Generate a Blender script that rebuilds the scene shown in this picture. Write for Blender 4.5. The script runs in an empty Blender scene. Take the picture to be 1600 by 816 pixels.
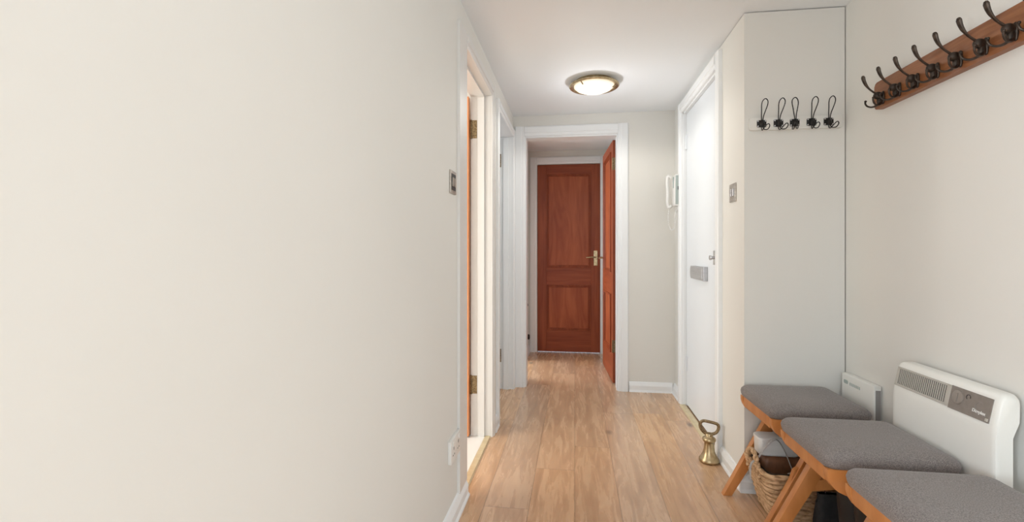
import bpy, bmesh, math, random
from mathutils import Vector, Matrix
random.seed(7)
PI = math.pi
D = bpy.data
SC = bpy.context.scene
COL = SC.collection

# ------------------------------------------------------------------ camera, light, exposure
CAMZ = 1.09
cd = D.cameras.new('camera'); cam = D.objects.new('camera', cd); COL.objects.link(cam)
cam.location = (0, 0, CAMZ)
cam.rotation_euler = (PI/2, 0, math.atan(98/730))
cd.sensor_width = 36; cd.lens = 730/1600*36; cd.shift_y = -15/1600; cd.clip_start = .02
SC.camera = cam
SC.view_settings.view_transform = 'Standard'
SC.view_settings.look = 'None'
SC.view_settings.gamma = 1
SC.view_settings.use_curve_mapping = False
SC.view_settings.exposure = 0.74
w = D.worlds.new('sky'); SC.world = w; w.use_nodes = True
w.node_tree.nodes['Background'].inputs[0].default_value = (.80, .88, 1, 1)
w.node_tree.nodes['Background'].inputs[1].default_value = .8

def area(name, loc, rot, sx, sy, power, color=(1, 1, 1), spread=PI):
    l = D.lights.new(name, 'AREA'); l.shape = 'RECTANGLE'; l.size = sx; l.size_y = sy
    l.energy = power; l.color = color; l.spread = spread
    o = D.objects.new(name, l); COL.objects.link(o); o.location = loc; o.rotation_euler = rot
    return o
# daylight through the windows, plus two added fill lights, each at a window opening
area('window_light_living', (-.3, -3.42, 1.20), (PI/2+.62, 0, 0), 2.6, 1.2, 17, (.82, .925, 1))
area('window_light_side', (3.22, -2.2, 1.15), (PI/2+.55, 0, PI/2), 2.2, 1.3, 42, (.86, .945, 1))  # added, unseen: brightens the left wall from the right
area('window_light_garden', (-2.52, -1.5, 1.15), (PI/2+.55, 0, -PI/2), 1.8, 1.3, 84, (.84, .93, 1))  # added, unseen: lifts the right-hand wall from the left
area('window_light_bath', (-2.52, 1.5, 1.40), (PI/2, 0, -PI/2), 1.4, 1.0, 30, (1, .94, .84))
area('window_light_bedroom', (-2.52, 3.30, 1.35), (PI/2+.3, 0, -PI/2), .6, 1.2, 8, (.80, .91, 1))
area('window_light_vestibule', (-2.52, 4.40, 1.35), (PI/2+.1, 0, -PI/2), .7, 1.2, 34, (.92, .96, 1))

# ------------------------------------------------------------------ materials
def mat(name, col, rough=.6, metal=0, spec=.5, coat=0):
    m = D.materials.new(name); m.use_nodes = True
    b = m.node_tree.nodes['Principled BSDF']
    b.inputs['Base Color'].default_value = (*col, 1)
    b.inputs['Roughness'].default_value = rough
    b.inputs['Metallic'].default_value = metal
    b.inputs['Specular IOR Level'].default_value = spec
    b.inputs['Coat Weight'].default_value = coat
    return m
def nodes(m):
    return m.node_tree.nodes, m.node_tree.links, m.node_tree.nodes['Principled BSDF']
def noisy(name, c1, c2, scale=(20, 20, 20), rough=.6, bump=0, bscale=80, detail=4, metal=0, spec=.5, lo=.35, hi=.65, world=False, coat=0, dist=0):
    m = mat(name, c1, rough, metal, spec, coat); n, l, b = nodes(m)
    if world:
        g = n.new('ShaderNodeNewGeometry'); src = g.outputs['Position']
    else:
        g = n.new('ShaderNodeTexCoord'); src = g.outputs['Object']
    mp = n.new('ShaderNodeMapping'); mp.inputs['Scale'].default_value = scale
    l.new(src, mp.inputs[0])
    t = n.new('ShaderNodeTexNoise'); t.inputs['Scale'].default_value = 1; t.inputs['Detail'].default_value = detail
    t.inputs['Distortion'].default_value = dist
    l.new(mp.outputs[0], t.inputs['Vector'])
    r = n.new('ShaderNodeValToRGB')
    r.color_ramp.elements[0].position = lo; r.color_ramp.elements[0].color = (*c1, 1)
    r.color_ramp.elements[1].position = hi; r.color_ramp.elements[1].color = (*c2, 1)
    l.new(t.outputs['Fac'], r.inputs[0]); l.new(r.outputs[0], b.inputs['Base Color'])
    if bump:
        t2 = n.new('ShaderNodeTexNoise'); t2.inputs['Scale'].default_value = bscale; t2.inputs['Detail'].default_value = 3
        l.new(src, t2.inputs['Vector'])
        bp = n.new('ShaderNodeBump'); bp.inputs['Strength'].default_value = bump; bp.inputs['Distance'].default_value = .002
        l.new(t2.outputs['Fac'], bp.inputs['Height']); l.new(bp.outputs[0], b.inputs['Normal'])
    return m

M = {}
M['wall'] = noisy('wall_paint', (.775, .760, .715), (.79, .775, .73), (1.5, 1.5, 1.5), .75, .12, 60, world=True, spec=.25)
M['wall_bath'] = noisy('bathroom_paint', (.82, .80, .76), (.84, .82, .78), (2, 2, 2), .6, world=True)
M['ceil'] = noisy('ceiling_paint', (.895, .925, .95), (.905, .935, .96), (2, 2, 2), .8, .15, 50, world=True, spec=.2)
M['trim'] = noisy('white_gloss_paint', (.86, .875, .88), (.875, .89, .895), (3, 3, 3), .34, .012, 30, world=True)
M['trim_cream'] = noisy('cream_gloss_paint', (.74, .725, .70), (.755, .74, .715), (3, 3, 3), .36, .012, 30, world=True)
M['door_white'] = noisy('white_door_paint', (.75, .78, .81), (.765, .795, .825), (3, 3, 3), .30, .012, 20, world=True)
M['sap'] = noisy('sapele_veneer', (.22, .042, .014), (.36, .085, .030), (26, 26, 2.0), .42, .05, 90, 6, spec=.3, lo=.3, hi=.72, dist=.8)
M['sap_v'] = noisy('sapele_panel_veneer', (.27, .055, .018), (.42, .11, .040), (12, 12, 1.6), .42, .05, 90, 6, spec=.3, lo=.3, hi=.7, dist=1.6)
M['sap_h'] = noisy('sapele_rail_veneer', (.22, .042, .014), (.36, .085, .030), (2, 2, 40), .42, .05, 90, 6, spec=.3, lo=.3, hi=.72, dist=.8)
M['orange'] = noisy('light_varnished_veneer', (.66, .245, .09), (.76, .31, .13), (14, 14, 1.2), .35, 0, 50, 6, dist=1)
M['oak_leg'] = noisy('orange_varnished_beech', (.50, .185, .048), (.64, .27, .085), (18, 18, 5), .36, .04, 120, 6, lo=.3, hi=.7, dist=.6, coat=.2)
M['rack'] = noisy('walnut_stained_board', (.20, .068, .024), (.38, .155, .062), (38, 5, 38), .42, .1, 80, 6, lo=.3, hi=.72, dist=1.2)
M['iron'] = noisy('bronzed_iron', (.035, .026, .020), (.075, .056, .044), (60, 60, 60), .42, .1, 200, metal=.75)
M['black_wire'] = mat('black_wire_metal', (.012, .011, .011), .4, .3)
M['brass'] = noisy('aged_brass', (.36, .27, .15), (.55, .44, .27), (50, 50, 50), .3, .08, 120, metal=1)
M['brass_old'] = noisy('tarnished_brass', (.13, .085, .045), (.36, .27, .15), (160, 160, 160), .4, .2, 200, metal=.8)
M['chrome'] = mat('chrome_metal', (.62, .62, .63), .22, 1)
M['pewter'] = noisy('brushed_grey_metal', (.45, .45, .46), (.52, .52, .53), (5, 5, 80), .38, metal=.85)
M['dark'] = mat('dark_void_plastic', (.02, .02, .02), .5)
M['plate'] = noisy('brushed_steel_plate', (.40, .365, .32), (.50, .46, .41), (4, 4, 90), .35, metal=.8)
M['plastic'] = mat('white_plastic', (.82, .81, .78), .35)
M['plastic_grey'] = mat('grey_green_plastic', (.40, .46, .44), .45)
M['heater'] = noisy('off_white_enamel', (.85, .845, .80), (.86, .855, .81), (5, 5, 5), .32)
M['heater_trim'] = mat('beige_grille_plastic', (.50, .47, .42), .45)
M['control'] = noisy('taupe_control_plastic', (.215, .185, .16), (.245, .21, .185), (5, 60, 60), .45)
M['knob'] = mat('taupe_dial_plastic', (.27, .235, .205), .4)
M['mesh'] = None
M['white_ink'] = mat('white_lettering', (.85, .85, .83), .5)
M['black'] = noisy('black_fabric', (.006, .006, .007), (.014, .014, .015), (60, 60, 60), .8, .3, 200)
M['rubber'] = mat('black_rubber', (.010, .010, .011), .45)
M['leather'] = noisy('brown_leather', (.16, .065, .028), (.24, .10, .045), (25, 25, 25), .45, .3, 150)
M['strip'] = noisy('pale_brass_strip', (.66, .54, .33), (.74, .62, .40), (4, 60, 60), .35, metal=.35)
M['cord'] = noisy('grey_woven_strap', (.36, .34, .33), (.50, .48, .46), (200, 200, 200), .7)
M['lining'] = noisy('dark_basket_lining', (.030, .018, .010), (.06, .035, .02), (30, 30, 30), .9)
M['tile'] = noisy('white_floor_vinyl', (.84, .83, .80), (.87, .86, .83), (3, 3, 3), .4)
M['tub'] = None

# woven heater side mesh
m = mat('perforated_grey_mesh', (.36, .34, .32), .5); n, l, b = nodes(m)
tc = n.new('ShaderNodeNewGeometry'); ck = n.new('ShaderNodeTexChecker'); ck.inputs['Scale'].default_value = 340
ck.inputs['Color1'].default_value = (.42, .40, .385, 1); ck.inputs['Color2'].default_value = (.20, .185, .175, 1)
l.new(tc.outputs['Position'], ck.inputs[0]); l.new(ck.outputs[0], b.inputs['Base Color']); M['mesh'] = m
# translucent tub
m = noisy('frosted_plastic', (.84, .83, .81), (.88, .87, .85), (2, 30, 50), .3); n, l, b = nodes(m)
b.inputs['Transmission Weight'].default_value = .12; M['tub'] = m

# seat fabric: flecked grey-brown wool
m = mat('flecked_grey_wool', (.15, .13, .125), .95, spec=.15); n, l, b = nodes(m)
tc = n.new('ShaderNodeTexCoord'); t = n.new('ShaderNodeTexNoise'); t.inputs['Scale'].default_value = 420; t.inputs['Detail'].default_value = 5
t.inputs['Roughness'].default_value = .75
l.new(tc.outputs['Object'], t.inputs['Vector']); r = n.new('ShaderNodeValToRGB')
r.color_ramp.elements[0].position = .36; r.color_ramp.elements[0].color = (.10, .085, .082, 1)
r.color_ramp.elements[1].position = .66; r.color_ramp.elements[1].color = (.36, .32, .30, 1)
l.new(t.outputs['Fac'], r.inputs[0]); l.new(r.outputs[0], b.inputs['Base Color'])
bp = n.new('ShaderNodeBump'); bp.inputs['Strength'].default_value = .4; bp.inputs['Distance'].default_value = .001
l.new(t.outputs['Fac'], bp.inputs['Height']); l.new(bp.outputs[0], b.inputs['Normal'])
b.inputs['Sheen Weight'].default_value = .25; b.inputs['Sheen Roughness'].default_value = .5
M['wool'] = m

# woven water hyacinth
m = mat('woven_hyacinth', (.5, .3, .15), .65, spec=.3); n, l, b = nodes(m)
tc = n.new('ShaderNodeTexCoord'); mp = n.new('ShaderNodeMapping'); mp.inputs['Scale'].default_value = (38, 38, 150)
l.new(tc.outputs['Object'], mp.inputs[0]); t = n.new('ShaderNodeTexNoise'); t.inputs['Scale'].default_value = 1; t.inputs['Detail'].default_value = 5
t.inputs['Distortion'].default_value = .6
l.new(mp.outputs[0], t.inputs['Vector']); r = n.new('ShaderNodeValToRGB'); e = r.color_ramp.elements
e[0].position = .30; e[0].color = (.30, .16, .075, 1); e[1].position = .72; e[1].color = (.80, .56, .35, 1)
x = e.new(.5); x.color = (.62, .40, .22, 1)
l.new(t.outputs['Fac'], r.inputs[0]); l.new(r.outputs[0], b.inputs['Base Color'])
bp = n.new('ShaderNodeBump'); bp.inputs['Strength'].default_value = .8; bp.inputs['Distance'].default_value = .002
l.new(t.outputs['Fac'], bp.inputs['Height']); l.new(bp.outputs[0], b.inputs['Normal'])
M['wicker'] = m

# oak plank floor (boards run along y, 193 mm wide, random end joints)
def floor_mat():
    m = mat('oak_plank_floor', (.5, .3, .17), .42, spec=.7, coat=.25); n, l, b = nodes(m)
    b.inputs['Coat Roughness'].default_value = .28
    def N(t, **k):
        o = n.new(t)
        for a, v in k.items(): setattr(o, a, v)
        return o
    def Mt(op, a, b_=None, c=None):
        o = N('ShaderNodeMath', operation=op)
        for i, v in enumerate((a, b_, c)):
            if v is None: continue
            if isinstance(v, (int, float)): o.inputs[i].default_value = v
            else: l.new(v, o.inputs[i])
        return o.outputs[0]
    g = N('ShaderNodeNewGeometry'); s = N('ShaderNodeSeparateXYZ'); l.new(g.outputs['Position'], s.inputs[0])
    W, L = .193, 1.85
    xs = Mt('DIVIDE', s.outputs[0], W); xi = Mt('FLOOR', xs); xf = Mt('FRACT', xs)
    wn = N('ShaderNodeTexWhiteNoise', noise_dimensions='1D'); l.new(Mt('ADD', xi, 31.7), wn.inputs['W'])
    yo = Mt('MULTIPLY_ADD', wn.outputs['Value'], 1.0, Mt('DIVIDE', s.outputs[1], L)); yi = Mt('FLOOR', yo); yf = Mt('FRACT', yo)
    cb = N('ShaderNodeCombineXYZ'); l.new(xi, cb.inputs[0]); l.new(yi, cb.inputs[1])
    w2 = N('ShaderNodeTexWhiteNoise', noise_dimensions='3D'); l.new(cb.outputs[0], w2.inputs['Vector'])
    # grain coordinates, shifted per board
    gv = N('ShaderNodeCombineXYZ')
    l.new(Mt('MULTIPLY_ADD', s.outputs[0], 1.0, Mt('MULTIPLY', w2.outputs['Value'], 37.0)), gv.inputs[0])
    l.new(Mt('MULTIPLY', s.outputs[1], .10), gv.inputs[1]); l.new(Mt('MULTIPLY', w2.outputs['Value'], 11.0), gv.inputs[2])
    t = N('ShaderNodeTexNoise'); t.inputs['Scale'].default_value = 26; t.inputs['Detail'].default_value = 6; t.inputs['Distortion'].default_value = .9
    t.inputs['Roughness'].default_value = .6
    l.new(gv.outputs[0], t.inputs['Vector'])
    r = N('ShaderNodeValToRGB'); e = r.color_ramp.elements
    e[0].position = .28; e[0].color = (.42, .235, .122, 1); e[1].position = .72; e[1].color = (.655, .425, .25, 1)
    x = e.new(.5); x.color = (.57, .345, .190, 1)
    l.new(t.outputs['Fac'], r.inputs[0])
    # broad cathedral streaks
    gv2 = N('ShaderNodeCombineXYZ')
    l.new(Mt('ADD', s.outputs[0], Mt('MULTIPLY', w2.outputs['Value'], 9.0)), gv2.inputs[0]); l.new(Mt('MULTIPLY', s.outputs[1], .22), gv2.inputs[1])
    t3 = N('ShaderNodeTexNoise'); t3.inputs['Scale'].default_value = 7; t3.inputs['Detail'].default_value = 3; l.new(gv2.outputs[0], t3.inputs['Vector'])
    # per-board tone
    hsv = N('ShaderNodeHueSaturation')
    l.new(r.outputs[0], hsv.inputs['Color'])
    l.new(Mt('MULTIPLY_ADD', w2.outputs['Value'], .13, Mt('MULTIPLY_ADD', t3.outputs['Fac'], .30, .82)), hsv.inputs['Value'])
    wc = N('ShaderNodeSeparateColor'); l.new(w2.outputs['Color'], wc.inputs[0])
    l.new(Mt('MULTIPLY_ADD', wc.outputs[1], .20, .86), hsv.inputs['Saturation'])
    # knots
    kv = N('ShaderNodeCombineXYZ'); l.new(s.outputs[0], kv.inputs[0]); l.new(Mt('MULTIPLY', s.outputs[1], .55), kv.inputs[1])
    wob = N('ShaderNodeTexNoise'); wob.inputs['Scale'].default_value = 40; l.new(kv.outputs[0], wob.inputs['Vector'])
    vo = N('ShaderNodeTexVoronoi'); vo.inputs['Scale'].default_value = 3.7; vo.inputs['Randomness'].default_value = 1; l.new(kv.outputs[0], vo.inputs['Vector'])
    dd = Mt('ADD', vo.outputs['Distance'], Mt('MULTIPLY', wob.outputs['Fac'], .045))
    mr = N('ShaderNodeMapRange'); mr.inputs['From Min'].default_value = .045; mr.inputs['From Max'].default_value = .125
    mr.inputs['To Min'].default_value = .30; mr.inputs['To Max'].default_value = 1; l.new(dd, mr.inputs['Value'])
    mul = N('ShaderNodeMix', data_type='RGBA', blend_type='MULTIPLY'); mul.inputs['Factor'].default_value = 1
    l.new(hsv.outputs[0], mul.inputs['A']); l.new(mr.outputs[0], mul.inputs['B'])
    # joints
    ex = Mt('MINIMUM', xf, Mt('SUBTRACT', 1.0, xf)); ey = Mt('MINIMUM', yf, Mt('SUBTRACT', 1.0, yf))
    jx = Mt('LESS_THAN', ex, .0085); jy = Mt('LESS_THAN', ey, .0009)
    j = Mt('MAXIMUM', jx, jy)
    mix = N('ShaderNodeMix', data_type='RGBA'); l.new(Mt('MULTIPLY', j, .60), mix.inputs['Factor'])
    l.new(mul.outputs['Result'], mix.inputs['A']); mix.inputs['B'].default_value = (.13, .065, .032, 1)
    l.new(mix.outputs['Result'], b.inputs['Base Color'])
    bp = N('ShaderNodeBump'); bp.inputs['Strength'].default_value = .10; bp.inputs['Distance'].default_value = .002
    l.new(Mt('SUBTRACT', Mt('MULTIPLY', t.outputs['Fac'], .4), j), bp.inputs['Height']); l.new(bp.outputs[0], b.inputs['Normal'])
    l.new(Mt('MULTIPLY_ADD', t.outputs['Fac'], .14, .20), b.inputs['Roughness'])
    return m
M['floor'] = floor_mat()
m = mat('lit_frosted_glass', (.88, .84, .74), .35); n, l, b = nodes(m)
b.inputs['Emission Color'].default_value = (1, .86, .62, 1); b.inputs['Emission Strength'].default_value = .26
M['lamp_glass'] = m

# ------------------------------------------------------------------ mesh builder
WLOC = {}
class MB:
    def __init__(s): s.bm = bmesh.new()
    def _add(s, vs, fs):
        v = [s.bm.verts.new(p) for p in vs]
        out = []
        for f in fs:
            try: out.append(s.bm.faces.new([v[i] for i in f]))
            except ValueError: pass
        return v, out
    def box(s, x0, x1, y0, y1, z0, z1, bev=0, seg=2):
        if x0 > x1: x0, x1 = x1, x0
        if y0 > y1: y0, y1 = y1, y0
        vs = [(x0,y0,z0),(x1,y0,z0),(x1,y1,z0),(x0,y1,z0),(x0,y0,z1),(x1,y0,z1),(x1,y1,z1),(x0,y1,z1)]
        fs = [(0,3,2,1),(4,5,6,7),(0,1,5,4),(1,2,6,5),(2,3,7,6),(3,0,4,7)]
        v, f = s._add(vs, fs)
        if bev:
            ed = list({e for q in f for e in q.edges})
            bmesh.ops.bevel(s.bm, geom=ed, offset=bev, segments=seg, profile=.6, affect='EDGES')
        return s
    def prism(s, prof, axis, a, b, bev=0):
        """prof: 2-D outline; axis 'x': (y,z), 'y': (x,z), 'z': (x,y); extruded from a to b"""
        def P(u, w, t):
            return {'x': (t, u, w), 'y': (u, t, w), 'z': (u, w, t)}[axis]
        k = len(prof)
        vs = [P(u, w, a) for u, w in prof] + [P(u, w, b) for u, w in prof]
        fs = [tuple(range(k)), tuple(range(2*k-1, k-1, -1))] + [(i, (i+1) % k, k+(i+1) % k, k+i) for i in range(k)]
        v, f = s._add(vs, fs)
        if bev:
            ed = list({e for q in f[:2] for e in q.edges})
            bmesh.ops.bevel(s.bm, geom=ed, offset=bev, segments=2, profile=.6, affect='EDGES')
        return s
    def loft(s, rings, cap=True, closed=True):
        k = len(rings[0]); vs = [p for r in rings for p in r]; fs = []
        for i in range(len(rings)-1):
            for j in range(k if closed else k-1):
                a = i*k+j; b_ = i*k+(j+1) % k
                fs.append((a, b_, b_+k, a+k))
        if cap:
            fs.append(tuple(range(k-1, -1, -1))); fs.append(tuple(range((len(rings)-1)*k, len(rings)*k)))
        s._add(vs, fs); return s
    def tube(s, pts, r, seg=10, flat=1.0, closed=False, up=None):
        pts = [Vector(p) for p in pts]; n = len(pts)
        rs = r if isinstance(r, (list, tuple)) else [r]*n
        rings = []; prev = None
        for i, p in enumerate(pts):
            if closed: t = pts[(i+1) % n]-pts[i-1]
            else: t = pts[min(i+1, n-1)]-pts[max(i-1, 0)]
            t.normalize()
            if prev is None:
                u = Vector(up) if up else Vector((0, 0, 1))
                if abs(u.dot(t)) > .95: u = Vector((1, 0, 0))
            else: u = prev
            u = (u-t*u.dot(t)).normalized(); prev = u; w_ = t.cross(u)
            rings.append([p+(u*math.cos(a)*flat+w_*math.sin(a))*rs[i] for a in [2*PI*j/seg for j in range(seg)]])
        if closed: rings.append(rings[0])
        s.loft(rings, cap=not closed); 
        if closed: bmesh.ops.remove_doubles(s.bm, verts=s.bm.verts[:], dist=1e-6)
        return s
    def lathe(s, prof, c, seg=32, axis='z', sx=1, sy=1):
        c = Vector(c); rings = []
        for r, h in prof:
            ring = []
            for j in range(seg):
                a = 2*PI*j/seg; u, v_ = r*math.cos(a)*sx, r*math.sin(a)*sy
                ring.append(c+Vector({'z': (u, v_, h), 'x': (h, u, v_), 'y': (u, h, v_)}[axis]))
            rings.append(ring)
        return s.loft(rings)
    def ball(s, c, r, sc=(1, 1, 1), seg=16):
        k = seg//2
        return s.lathe2([(math.sin(PI*i/k), -math.cos(PI*i/k)) for i in range(k+1)], c, r, sc, seg)
    def lathe2(s, prof, c, r, sc, seg):
        c = Vector(c); rings = []
        for a, h in prof:
            rings.append([c+Vector((max(a, .002)*math.cos(2*PI*j/seg)*r*sc[0], max(a, .002)*math.sin(2*PI*j/seg)*r*sc[1], h*r*sc[2])) for j in range(seg)])
        return s.loft(rings)
    def build(s, name, m, parent=None, smooth=False, label=None, cat=None, group=None, kind=None, angle=35):
        bm = s.bm
        bmesh.ops.recalc_face_normals(bm, faces=bm.faces)
        xs = [v.co for v in bm.verts]
        if parent is not None: org = WLOC[parent.name]
        else:
            org = Vector(((min(v.x for v in xs)+max(v.x for v in xs))/2, (min(v.y for v in xs)+max(v.y for v in xs))/2, min(v.z for v in xs)))
        bmesh.ops.translate(bm, verts=bm.verts, vec=-org)
        me = D.meshes.new(name); bm.to_mesh(me); bm.free()
        o = D.objects.new(name, me); COL.objects.link(o)
        if m: me.materials.append(m if not isinstance(m, str) else M[m])
        if parent is not None: o.parent = parent; WLOC[o.name] = org
        else: o.location = org; WLOC[o.name] = org
        if smooth:
            me.shade_smooth()
            me.set_sharp_from_angle(angle=math.radians(angle))
        tag(o, label, cat, group, kind)
        return o
def tag(o, label=None, cat=None, group=None, kind=None):
    if label: o['label'] = label
    if cat: o['category'] = cat
    if group: o['group'] = group
    if kind: o['kind'] = kind
    return o
def thing(name, loc, label=None, cat=None, group=None, kind=None):
    o = D.objects.new(name, None); COL.objects.link(o); o.location = loc; o.empty_display_size = .05
    WLOC[o.name] = Vector(loc)
    return tag(o, label, cat, group, kind)
def kids(o): return [c for c in D.objects if c.parent == o]
def dup(o, delta=(0, 0, 0), label=None, parent=None):
    c = o.copy(); COL.objects.link(c)
    if parent is not None: c.parent = parent
    else: c.location = Vector(o.location)+Vector(delta)
    if label: c['label'] = label
    for ch in kids(o): dup(ch, parent=c)
    return c
def struct(name, mb, m, parent=None, **k):
    return mb.build(name, m, parent, kind='structure', **k)
def arc(c, r, a0, a1, n, f=lambda u, v: (u, v)):
    return [f(c[0]+r*math.cos(math.radians(a0+(a1-a0)*i/n)), c[1]+r*math.sin(math.radians(a0+(a1-a0)*i/n))) for i in range(n+1)]
def rrect(x0, x1, y0, y1, r, n=6):
    return (arc((x1-r, y0+r), r, -90, 0, n)+arc((x1-r, y1-r), r, 0, 90, n)+arc((x0+r, y1-r), r, 90, 180, n)+arc((x0+r, y0+r), r, 180, 270, n))
def smooth_path(ctrl, n=6):
    """Catmull-Rom through control points"""
    c = [Vector(p) for p in ctrl]; out = []
    for i in range(len(c)-1):
        p0, p1, p2, p3 = c[max(i-1, 0)], c[i], c[i+1], c[min(i+2, len(c)-1)]
        for j in range(n):
            t = j/n
            out.append(.5*((2*p1)+(p2-p0)*t+(2*p0-5*p1+4*p2-p3)*t*t+(3*p1-p0-3*p2+p3)*t**3))
    out.append(c[-1]); return out

# ------------------------------------------------------------------ the setting
H = 2.178            # ceiling height
XL, XR, XA = -.49, .765, 1.19     # left wall, corridor right wall, alcove right wall
TW = .11
Y1a, Y1b = 2.03, 2.70             # first left doorway
Y2a, Y2b = 2.95, 3.66             # second left doorway
YF = 3.735                        # far wall with doorway
YV = 5.06                         # vestibule end wall
YB = 2.248                        # front of the boxed-in cupboard
DH = 2.005
struct('floor', MB().box(-.58, 1.3, -3.5, YV+.1, -.06, 0).box(-2.6, -.58, -3.5, .2, -.06, 0).box(1.3, 3.3, -3.5, .7, -.06, 0), 'floor')
struct('floor_bathroom', MB().box(-2.6, -.585, .3, 2.80, -.06, .004).box(-.585, XL-.034, Y1a+.021, Y1b-.001, -.05, .004), 'tile')
struct('floor_bedroom', MB().box(-2.6, -.585, 2.88, YV+.1, -.06, 0), 'floor')
struct('ceiling', MB().box(-2.7, 1.4, -3.6, YV+.2, H, H+.1).box(1.4, 3.4, -3.6, .7, H, H+.1), 'ceil')
wl = MB()
wl.box(XL-TW, XL, .2, Y1a+.002, 0, H).box(XL-TW, XL, Y1b+.018, Y2a-.018, 0, H).box(XL-TW, XL, Y2b+.018, YF+.01, 0, H)
wl.box(XL-TW, XL, Y1a, Y1b+.02, DH+.018, H).box(XL-TW, XL, Y2a-.02, Y2b+.02, DH+.018, H)
struct('wall_left', wl, 'wall')
struct('wall_left_vestibule', MB().box(XL-TW, XL-.012, YF+.115, 3.98, 0, H).box(XL-TW, XL-.012, 4.62, YV, 0, H).box(XL-TW, XL-.012, 3.98, 4.62, 2.0, H), 'wall')
struct('wall_right', MB().box(XA, XA+.1, .6, YB+.2, 0, H), 'wall')
struct('wall_living_north', MB().box(XA+.1, 3.3, .6, .7, 0, H), 'wall')
YDa, YDb, DHR = 2.635, 3.45, 2.075
struct('wall_cupboard', MB().box(XR, XA-.004, YB, YDa-.001, 0, H-.004), 'wall')
struct('wall_right_hall', MB().box(XR, XR+.12, YDb+.001, YF+.01, 0, H).box(XR, XR+.12, YDa-.001, YDb+.001, DHR+.001, H), 'wall')
struct('wall_outer_landing', MB().box(XR+.13, XR+.2, YDa, YF, 0, H), 'wall')
OXa, OXb, OH = -.398, .334, 2.012
struct('wall_back', MB().box(XL-TW, OXa-.0005, YF, YF+.115, 0, H).box(OXb, XR+.12, YF, YF+.115, 0, H).box(OXa, OXb, YF, YF+.115, OH, H), 'wall')
VXa, VXb = -.404, .272
struct('wall_vestibule_end', MB().box(XL-TW, VXa, YV, YV+.1, 0, H).box(VXb, .72, YV, YV+.1, 0, H).box(VXa, VXb, YV, YV+.1, 2.03, H), 'wall')
struct('wall_vestibule_right', MB().box(.62, .72, YF+.115, YV, 0, H), 'wall')
struct('wall_side_rooms', MB().box(-2.6, XL-TW, 2.80, 2.88, 0, H).box(-2.6, XL-TW, .2, .3, 0, H).box(-2.6, XL-TW, 3.86, 3.92, 0, H).box(-2.6, XL-TW, YV, YV+.1, 0, H), 'wall_bath')
# outer walls with window openings; the living room's side openings added for fill light
def wall_with_holes(axis, p0, p1, a, b, holes):
    mb = MB(); cur = a
    def bx(u0, u1, z0, z1):
        if axis == 'x': mb.box(p0, p1, u0, u1, z0, z1)
        else: mb.box(u0, u1, p0, p1, z0, z1)
    for (h0, h1, z0, z1) in holes:
        bx(cur, h0, 0, H); bx(h0, h1, 0, z0); bx(h0, h1, z1, H); cur = h1
    bx(cur, b, 0, H); return mb
struct('wall_outer_left', wall_with_holes('x', -2.7, -2.6, -3.5, YV+.1, [(-2.4, -.6, .45, 2.05), (.8, 2.2, .9, 2.0), (3.0, 3.6, .85, 2.05), (4.05, 4.75, .85, 2.05)]), 'wall_bath')
struct('wall_behind', wall_with_holes('y', -3.6, -3.5, -2.7, 3.4, [(-1.6, 1.0, .65, 2.05)]), 'wall')
struct('wall_outer_right', wall_with_holes('x', 3.3, 3.4, -3.5, .7, [(-3.3, -1.1, .45, 2.05)]), 'wall')
for i, (ax, a, b_, z0, z1) in enumerate([('x', -2.4, -.6, .45, 2.05), ('x', .8, 2.2, .9, 2.0), ('x', 3.0, 3.6, .85, 2.05), ('x', 4.05, 4.75, .85, 2.05), ('y', -1.6, 1.0, .65, 2.05), ('X', -3.3, -1.1, .45, 2.05)]):  # first and last frames: unseen windows added around the fill lights
    mb = MB()
    for (u0, u1, w0, w1) in [(a, a+.05, z0, z1), (b_-.05, b_, z0, z1), (a+.05, b_-.05, z0, z0+.05), (a+.05, b_-.05, z1-.05, z1), ((a+b_)/2-.02, (a+b_)/2+.02, z0+.05, z1-.05)]:
        if ax == 'X': mb.box(3.33, 3.38, u0, u1, w0, w1)
        elif ax == 'x': mb.box(-2.68, -2.63, u0, u1, w0, w1)
        else: mb.box(u0, u1, -3.58, -3.53, w0, w1)
    struct('window_%d' % (i+1), mb, 'trim')

# skirting boards: chamfered board with a small bead at the floor
def skirt_prof(s, x):   # outline from wall plane x, protruding in direction s
    return [(x, 0), (x+s*.026, 0), (x+s*.026, .006), (x+s*.019, .016), (x+s*.019, .048), (x+s*.008, .072), (x, .076)]
struct('baseboard_left', MB().prism(skirt_prof(1, XL), 'y', .2, 2.045).prism(skirt_prof(1, XL), 'y', 2.765, 2.885), 'trim')
struct('baseboard_cupboard', MB().prism(skirt_prof(-1, XR), 'y', YB, 2.56).prism([(YB+.0, 0), (YB-.024, 0), (YB-.019, .016), (YB-.019, .048), (YB-.008, .072), (YB, .076)], 'x', XR-.024, XA-.004), 'trim')
struct('baseboard_right_hall', MB().prism(skirt_prof(-1, XR), 'y', 3.525, YF), 'trim')
struct('baseboard_back', MB().prism([(YF, 0), (YF-.024, 0), (YF-.019, .016), (YF-.019, .048), (YF-.008, .072), (YF, .076)], 'x', OXb+.085, XR-.02), 'trim')
struct('baseboard_vestibule', MB().prism(skirt_prof(1, XL-.012), 'y', 4.69, YV), 'trim')
struct('baseboard_right', MB().prism(skirt_prof(-1, XA), 'y', .6, YB-.03), 'trim')

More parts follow.
